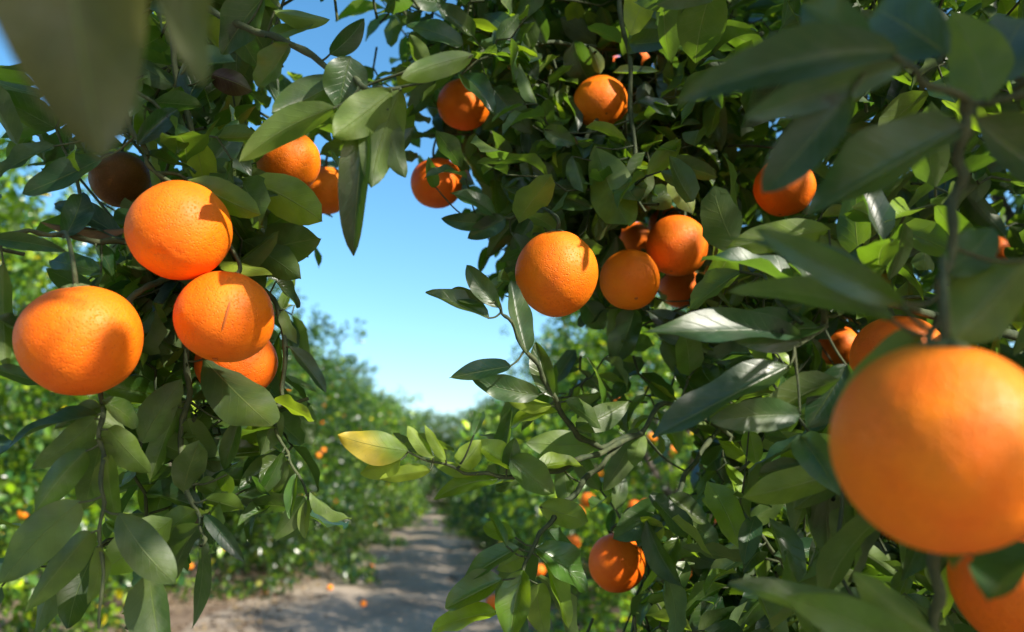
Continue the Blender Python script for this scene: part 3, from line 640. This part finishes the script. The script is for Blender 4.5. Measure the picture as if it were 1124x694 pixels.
   (927, 516, 814, 546, 36, 'u', 25, .32, 0), (935, 520, 870, 560, 34, 'u', 10, .12, .02), (940, 515, 880, 480, 30, 't', 30, .05, .03)]),
 ('R', [('w', 1.0, 1.1, .6), (960, 660, .95), (900, 650, .88), (845, 600, .84), (810, 560, .82)], .006, .0015, [
   (838, 598, 774, 641, 28, 't', 10, .0, 0), (820, 575, 865, 540, 22, 'u', 10, .2, 0), (895, 650, 940, 628, 28, 'u', 10, .12, 0), (935, 600, 985, 635, 24, 'u', 15, .2, 0), (850, 610, 905, 600, 24, 't', 10, .05, .02), (880, 660, 830, 700, 30, 't', 10, .0, 0), (860, 640, 815, 655, 24, 't', 10, .0, 0), (822, 470, 830, 510, 20, 't', 20, .35, 0), (815, 560, 770, 548, 22, 'u', 20, .3, 0), (900, 660, 945, 690, 26, 'u', 10, .1, 0)]),
]
rgh = np.random.default_rng(42)
segments = {'L': [], 'R': []}     # limb points for attaching fruit and twigs
limb_geo = []
for (tk, pts, r0, r1, lv) in LIMBS:
    pw = np.array([X(p) for p in pts])
    rr = np.geomspace(r0, r1, len(pts))
    for k, p in enumerate(pts):   # real twig thickness once in the picture
        if p[0] != 'w': rr[k] = min(rr[k], .0028 if k < len(pts) - 1 else r1)
    line, rad = smooth_line(pw, rr, 9)
    line = line + np.sin(np.arange(len(line))[:, None] * np.array([.9, 1.3, .7])) * .0015
    rad = rad * (1 + .16 * np.sin(np.arange(len(rad)) * 2.1) * np.sin(np.arange(len(rad)) * .37 + 1) + .22 * (np.arange(len(rad)) % 9 == 4))
    limb_geo.append((tk, line, rad, lv)); segments[tk].append(line)
n_leaf = {'L': 0, 'R': 0}
limb_objs = []
pet_parts = {}
for (tk, line, rad, lv) in limb_geo:
    org = TRUNK[tk]
    V, Q = tube_arrays(line, rad, 9)
    parts = [(V, Q)]
    lx, ly, lz = proj(line)
    items = []
    for (bx, by, tx, ty, wp, sd_, roll, age, dd) in lv:
        k = np.argmin((lx - bx) ** 2 + (ly - by) ** 2 + (lz < .05) * 1e9)
        d = lz[k] - .004
        gap = math.hypot(lx[k] - bx, ly[k] - by)
        d = d - .1 * min(gap / F * d, .05)
        B = P(bx, by, d); T = P(tx, ty, d + dd)
        view = nrm(B - CAM); ax = nrm(T - B)
        n = -view if sd_ == 't' else view
        if sd_ == 't': n = n + np.array([0, 0, .55])
        n = nrm(n - ax * (n @ ax)); rl = R(roll) * (1 if rgh.random() < .5 else -1)
        n = n * math.cos(rl) + np.cross(ax, n) * math.sin(rl)
        wd = wp * d / F / max(.55, math.cos(rl)) 
        L = np.linalg.norm(T - B)
        fold = rgh.uniform(.2, .75); curl = rgh.uniform(-.08, .26) * (1 if sd_ == 't' else .8)
        V2, Q2, UV2, at2 = leaves_arrays(B, T, wd * 1.08 / math.cos(fold * .6), n, fold, curl, rgh.uniform(.03, .085), rgh.random(), min(1, age + rgh.uniform(-.02, .04)), 8, 14)
        if .6 < age < .75: at2['age'] = .42 + .27 * np.clip((UV2[:, 1] - .15) * 2.0 + .9 * (UV2[:, 0] - .4), 0, 1)
        items.append((V2, Q2, UV2, at2, age))
        mid = .5 * (line[k] + B) + np.array([0, 0, -.10 * np.linalg.norm(line[k] - B)])
        a, r_ = smooth_line([line[k], mid, B + (T - B) * .02], [.0011, .0009, .0008], 5); parts.append(tube_arrays(a, r_, 6))
    V, Q = merge(parts)
    bo = child('branch', V, Q, TWIG, trees[tk], org)
    limb_objs.append(bo)
    for V2, Q2, UV2, at2, age in items:
        lo = child('leaf', V2, Q2, LEAF, bo, org, UV=UV2, attrs=at2); n_leaf[tk] += 1
        if .6 < age < .75: lo['label'] = 'yellowing leaf with a green base'
        elif age > .85: lo['label'] = 'brown withered leaf'

# where no filler leaf may hang (open sky, view along the path), photo pixels
CLEAR = np.array([(302, 238), (318, 232), (350, 240), (392, 290), (402, 240), (414, 205), (448, 150), (452, 220), (475, 234), (497, 232), (522, 255), (512, 290), (468, 316), (463, 345),
                  (555, 345), (655, 352), (640, 380), (600, 395), (560, 450), (480, 470), (365, 476), (370, 520), (475, 560), (500, 590), (480, 600), (470, 700), (228, 700), (228, 640), (275, 610), (300, 600), (390, 575), (348, 535), (345, 470), (362, 430), (325, 375), (330, 330), (357, 300), (356, 258)], float)
THIN = [(np.array([(0, 190), (110, 200), (110, 320), (40, 320), (0, 290)], float), .18), (np.array([(0, 280), (60, 280), (30, 330), (25, 470), (0, 480)], float), .08),
        (np.array([(0, 425), (110, 440), (100, 700), (0, 700)], float), .08), (np.array([(110, 440), (330, 480), (330, 640), (120, 700)], float), .16),
        (np.array([(480, 560), (640, 545), (700, 640), (700, 700), (480, 700)], float), .03),
        (np.array([(560, 340), (700, 350), (760, 440), (760, 545), (600, 560), (540, 450)], float), .13),
        (np.array([(295, 0), (440, 0), (440, 60), (340, 100), (295, 40)], float), .03),
        (np.array([(395, 0), (545, 0), (520, 22), (400, 40)], float), .10), (np.array([(165, 0), (240, 0), (240, 250), (165, 200)], float), .45), (np.array([(395, 90), (470, 130), (560, 235), (600, 280), (510, 290), (440, 230), (395, 210)], float), .30),
        (np.array([(240, 60), (330, 60), (330, 150), (240, 150)], float), .35)]
def inpoly(x, y, poly):
    c = np.zeros(x.shape, bool); n = len(poly)
    for i in range(n):
        x1, y1 = poly[i]; x2, y2 = poly[(i + 1) % n]
        if y1 == y2: continue
        c ^= ((y1 > y) != (y2 > y)) & (x < (x2 - x1) * (y - y1) / (y2 - y1) + x1)
    return c
SUNV = np.array(s_dir)
GAPS = [(410, 490, .68), (395, 480, .68), (430, 497, .68), (460, 500, .68), (359, 209, .95), (490, 515, .69), (545, 515, .71), (560, 640, .71), (520, 660, .7), (600, 640, .72), (600, 430, .74), (540, 420, .73), (50, 600, .58), (150, 600, .58), (310, 530, .7), (180, 480, .66), (700, 520, .9), (800, 500, .95), (760, 620, .9), (870, 560, .95), (640, 570, .8), (900, 650, .9), (720, 200, .95), (600, 60, 1.0), (680, 440, .85), (950, 610, .95), (820, 640, .85)]
LIT = [0, 1, 2, 3, 4, 5, 6, 7, 8, 9, 10, 11, 12, 13, 14, 15, 16, 17, 18, 19, 21]
def leaf_ok(B, T, rnd, near_min):
    keep = np.ones(len(B), bool)
    mid = B + (T - B) * .5                     # leaves dropped sunward of chosen fruit and shoots to let the sun reach them
    chance = np.modf(rnd * 977.0)[0]
    for oc_, or_ in [(OC[i], OR[i]) for i in LIT] + [(P(*g), .06) for g in GAPS]:
        q = mid - oc_; tt = q @ SUNV
        perp = np.linalg.norm(q - tt[:, None] * SUNV, axis=1)
        keep &= ~((tt > 0) & (perp < or_ * 1.25) & (chance > .10))
    for f in (0, .35, .7, 1.0, 1.15):
        p = B + (T - B) * f
        px, py, z = proj(p)
        infr = (z > 0) & (px > -40) & (px < W + 40) & (py > -40) & (py < H + 40)
        keep &= ~(infr & (z < near_min))
        keep &= np.linalg.norm(p - CAM, axis=1) > .42
        keep &= ~(infr & inpoly(px, py, CLEAR))
        for poly, pr_ in THIN: keep &= ~(infr & inpoly(px, py, poly) & (rnd > pr_))
        for ox, oy, orr, od, rr in zip(OPX, OPY, OPR, OD, OR):
            dd = np.hypot(px - ox, py - oy)
            keep &= ~(infr & (dd < orr * 1.0) & (z < od + rr))
        dist = np.linalg.norm(p[:, None] - OC[None], axis=2)
        keep &= (dist > OR[None] * 1.03).all(axis=1)
    return keep

def filler(cent, dirs, nleaf, length, rg, near_min, frac_young=.12, hi=(4, 7)):
    B, T, n, ln = leaf_set(cent, dirs, nleaf, length, rg, .9)
    K = len(B)
    tw_r = np.repeat(rg.random(len(cent)), nleaf)
    keep = leaf_ok(B, T, tw_r, near_min)
    rnd = rg.random(K); age = np.where(rg.random(K) < frac_young, rg.uniform(.3, .48, K), rg.random(K) * .22)
    
    k = keep
    arr = leaves_arrays(B[k], T[k], ln[k] * rg.uniform(.42, .58, k.sum()), n[k], rg.uniform(.15, .85, k.sum()), rg.uniform(-.1, .32, k.sum()), rg.uniform(.03, .10, k.sum()), rnd[k], age[k], *hi)
    # twigs that still carry leaves
    cnt = keep.reshape(len(cent), nleaf).sum(1)
    tw = []
    for i in np.where(cnt >= max(2, nleaf * .45))[0]:
        Bi = B[i * nleaf:(i + 1) * nleaf][keep[i * nleaf:(i + 1) * nleaf]]
        a = np.vstack([Bi[0] - dirs[i] * .03, Bi]) if len(Bi) else None
        if a is None or len(a) <= 2: continue
        ax_, ay_, az_ = proj(a)
        if ((np.hypot(ax_[:, None] - OPX[None], ay_[:, None] - OPY[None]) < OPR[None] * 1.05) & (az_[:, None] < OD[None])).any() or ((az_ > 0) & inpoly(ax_, ay_, CLEAR)).any() or ((ay_ > 600) & (ay_ < H + 60) & (az_ > 0) & (len(Bi) < 6)).any(): continue
        if True: tw.append(tube_arrays(a, np.linspace(.0018, .0009, len(a)), 5))
    return arr, tw

fol = {'L': [], 'R': []}; tws = {'L': [], 'R': []}
def add_fill(tk, *a, **kw):
    arr, tw = filler(*a, **kw); fol[tk].append(arr); tws[tk] += tw
# leaves along the limbs
rg = np.random.default_rng(101)
for gi, (tk, line, rad, lv) in enumerate(limb_geo):
    lx, ly, lz = proj(line)
    seg = np.linalg.norm(np.diff(line, axis=0), axis=1).sum()
    n_ = int(seg / .05)
    if gi in (5,): n_ = 4
    idx = rg.integers(0, len(line), n_)
    d = nrm(rg.normal(size=(n_, 3)) + np.array([0, .5, -.1]))
    add_fill(tk, line[idx] + rg.normal(size=(n_, 3)) * .01 + np.array([0, .02, 0]), d, 7, .064, rg, .50)
# arch over the top: twigs round limbs of both trees, behind the fruit
def box_fill(tk, n_, x0, x1, y0, y1, d0, d1, nl=9, ln=.066, near=.6, **kw):
    n_ = int(n_ * 1.35)
    px = rg.uniform(x0, x1, n_); py = rg.uniform(y0, y1, n_); d = rg.uniform(d0 ** 2, d1 ** 2, n_) ** .5
    c = np.array([P(a, b, c_) for a, b, c_ in zip(px, py, d)])
    add_fill(tk, c, nrm(rg.normal(size=(n_, 3)) + np.array([0, 0, .1])), nl, ln, rg, near, **kw)
box_fill('L', 40, 120, 330, -60, 240, .76, 1.1)
box_fill('L', 34, 120, 300, 240, 430, .78, .98)
box_fill('L', 12, -60, 160, 170, 300, .72, .95)
box_fill('L', 26, 60, 330, 430, 640, .68, .85)
box_fill('L', 40, 280, 460, -80, 110, .75, 1.2)
box_fill('R', 150, 430, 720, -120, 200, .98, 1.55)
box_fill('R', 60, 500, 720, 140, 300, .98, 1.4)
box_fill('R', 110, 600, 800, -40, 360, 1.0, 1.6)
box_fill('R', 120, 620, 1040, 440, 760, .88, 1.25)
box_fill('R', 60, 690, 1000, 300, 480, .85, 1.2)
box_fill('R', 26, 780, 1160, 180, 420, .55, .8, near=.5)
box_fill('R', 18, 800, 1160, -60, 160, .50, .8, near=.45)
box_fill('R', 14, 860, 1160, 520, 740, .65, .85, near=.6)
box_fill('R', 80, 740, 1170, -60, 420, .95, 1.45)
box_fill('R', 90, 660, 1000, 460, 740, .86, 1.15, ln=.055, frac_young=.3)
box_fill('R', 26, 590, 760, 380, 560, .85, 1.1, ln=.055, frac_young=.4)
box_fill('R', 50, 620, 800, 20, 330, 1.0, 1.3, ln=.055)
box_fill('R', 30, 520, 640, 0, 200, .98, 1.2, ln=.055)
box_fill('R', 14, 860, 1170, -80, 120, .6, .8, near=.5)
# body of the right tree's crown, reaching behind and beside the camera
n_ = 2300
d = nrm(rg.normal(size=(n_, 3))); rr = rg.random(n_) ** .45
c = np.array([1.85, 1.45, 1.75]) + d * rr[:, None] * np.array([1.55, 1.45, 1.75])
c[:, 2] = np.maximum(c[:, 2], .15)
add_fill('R', c, nrm(d * .6 + rg.normal(size=(n_, 3)) * .6), 9, .078, rg, .95)
# unseen leaf clump added behind the camera to shade the right foliage
n_ = 520
d = nrm(rg.normal(size=(n_, 3))); rr = rg.random(n_) ** .45
c = np.array([1.35, -.55, 2.25]) + d * rr[:, None] * np.array([1.0, .75, .75])
add_fill('R', c, nrm(d * .5 + rg.normal(size=(n_, 3)) * .6), 9, .08, rg, .95, hi=(3, 5))
n_ = 90  # unseen clump added above the camera to shade the top left leaf
d = nrm(rg.normal(size=(n_, 3))); rr = rg.random(n_) ** .45
c = np.array([.15, -.35, 2.1]) + d * rr[:, None] * np.array([.55, .4, .3])
add_fill('R', c, nrm(d * .5 + rg.normal(size=(n_, 3)) * .6), 9, .08, rg, .95, hi=(3, 5))
# body of the left tree's crown, outside the picture to the left
n_ = 420
d = nrm(rg.normal(size=(n_, 3))); rr = rg.random(n_) ** .4
c = np.array([-1.45, -.25, 2.0]) + d * rr[:, None] * np.array([.95, .95, 1.1])
add_fill('L', c, nrm(d * .6 + rg.normal(size=(n_, 3)) * .6), 9, .078, rg, .95)
for tk in ('L', 'R'):
    o_ = 0; Vs, Qs, Us, A1, A2 = [], [], [], [], []
    for V, Q, UV, at in fol[tk]:
        if not len(V): continue
        Vs.append(V); Qs.append(Q + o_); Us.append(UV); A1.append(at['rnd']); A2.append(at['age']); o_ += len(V)
    ob = child('foliage', np.vstack(Vs), np.vstack(Qs), LEAF, trees[tk], TRUNK[tk], UV=np.vstack(Us), attrs={'rnd': np.concatenate(A1), 'age': np.concatenate(A2)})
    ob['kind'] = 'stuff'
    V, Q = merge(tws[tk]); ob = child('twigs', V, Q, TWIG, trees[tk], TRUNK[tk]); ob['kind'] = 'stuff'
    print(tk, 'leaves', n_leaf[tk], 'filler verts', o_)
# inner limbs of the right crown
rg = np.random.default_rng(9)
for tk, cen, sc_ in (('R', TRUNK['R'], 1.0), ('L', TRUNK['L'], .62)):
    for j in range(9):
        an = j * .7 + rg.uniform(-.3, .3); o_ = rg.uniform(.5, .9)
        c0 = cen + np.array([.03, .04, .8 + .12 * j])
        c1 = cen + np.array([.45 * math.cos(an), .45 * math.sin(an), 1.2 + .12 * j]) * [sc_, sc_, 1]
        c2 = cen + np.array([1.0 * o_ * math.cos(an + .2), 1.0 * o_ * math.sin(an + .2), 1.5 + .17 * j]) * [sc_, sc_, 1]
        pts = [c0, c1, c2]
        a, r_ = smooth_line(pts, [.028, .016, .005], 8)
        px, py, z = proj(a)
        bad = (z > 0) & (px > 0) & (px < W) & (py > 0) & (py < H) & (inpoly(px, py, CLEAR) | (z < .9))
        if bad.any(): continue
        V, Q = tube_arrays(a, r_, 8); child('branch', V, Q, BARK, trees[tk], cen)

# ------------------------------------------------------------------ hang the foreground fruit
allseg = np.vstack(segments['L'] + segments['R'])
for k, (px, py, rp, rr, rx, rz, tilt, m, lab) in enumerate(HO):
    c, r_ = oranges[k][0], rr
    hero = rp > 19
    o = ellipse_mesh_obj('orange', k + 3, r_, c, m, rx, rz, (tilt[0], tilt[1]), nu=64 if hero else 28, nv=48 if hero else 20)
    tag(o, lab, 'orange', 'oranges hanging in the near trees')
    bpy.context.view_layer.update()
    Mi = np.array(o.matrix_world.inverted()); top = Vector((0, 0, r_ * rz * .95))
    topw = np.array(o.matrix_world @ top)
    # calyx: a five-lobed green button
    ns = 20; a = np.linspace(0, 2 * np.pi, ns, endpoint=False); lob = .0070 * (1 + .42 * np.cos(5 * a))
    rings = []
    for f, h in ((0.05, .0030), (.45, .0028), (1.0, .0010), (1.0, -.0012)):
        rings.append(np.stack([np.cos(a) * lob * f, np.sin(a) * lob * f, np.full(ns, h) + r_ * rz * .945], -1))
    V = np.vstack(rings); i = np.arange(3)[:, None] * ns; j = np.arange(ns)[None]; j2 = (j + 1) % ns
    Q = np.stack([i + j, i + ns + j, i + ns + j2, i + j2], -1).reshape(-1, 4)
    me = grid_mesh('calyx', V, Q); cx = link('calyx', me, CALYX, o)
    # stalk curving up to the nearest limb
    dist = np.linalg.norm(allseg - (topw + [0, 0, .04]), axis=1) + (allseg[:, 2] < topw[2] + .005) * 1.0 + ((allseg - c) @ fwd < -.03) * .3
    j = np.argmin(dist); tgt = allseg[j]
    if dist[j] > .22: tgt = topw + np.array([.02, .05, .10])
    upd = nrm(np.array(o.matrix_world.to_3x3() @ Vector((0, 0, 1))))
    a, q = smooth_line([topw - upd * .002, topw + upd * .015, .5 * (topw + upd * .02) + .5 * tgt + [0, 0, .01], tgt], [.0022, .0017, .0016, .0018], 7)
    al = a @ Mi[:3, :3].T + Mi[:3, 3]
    V, Q = tube_arrays(al, q, 7); link('stalk', grid_mesh('stalk', V, Q), TWIG, o)
    if hero:   # navel mark at the blossom end
        V, Q = orange_mesh('navel', 4, 1, .35, nu=12, nv=6, rough=.1)
        link('navel', grid_mesh('navel', V * .0021 + [0, 0, -r_ * rz * .966], Q), SCAR, o)
    if 'scar line' in lab:
        vd = nrm(CAM - c); Mr = np.array(o.matrix_world.to_3x3())
        tt = np.linspace(-1, 1, 17); pl = []
        for t_ in tt:
            d_ = nrm(vd + rgt * (.02 + .10 * t_) + upv * (.02 + .36 * t_)); pl.append((Mr.T @ d_))
        pl = np.array(pl); th = np.arccos(np.clip(pl[:, 2], -1, 1))
        # ride on the fruit's own surface
        dg = bpy.context.evaluated_depsgraph_get()
        pts_ = []
        for d_ in pl:
            hit, loc, nn_, _ = o.ray_cast(Vector(d_ * r_ * 2), Vector(-d_))
            pts_.append(np.array(loc) - d_ * .0005 if hit else d_ * r_)
        V, Q = tube_arrays(np.array(pts_), .0011 * (1 - tt ** 2) ** .5 + .0001, 6); link('scar', grid_mesh('scar', V, Q), SCAR, o)
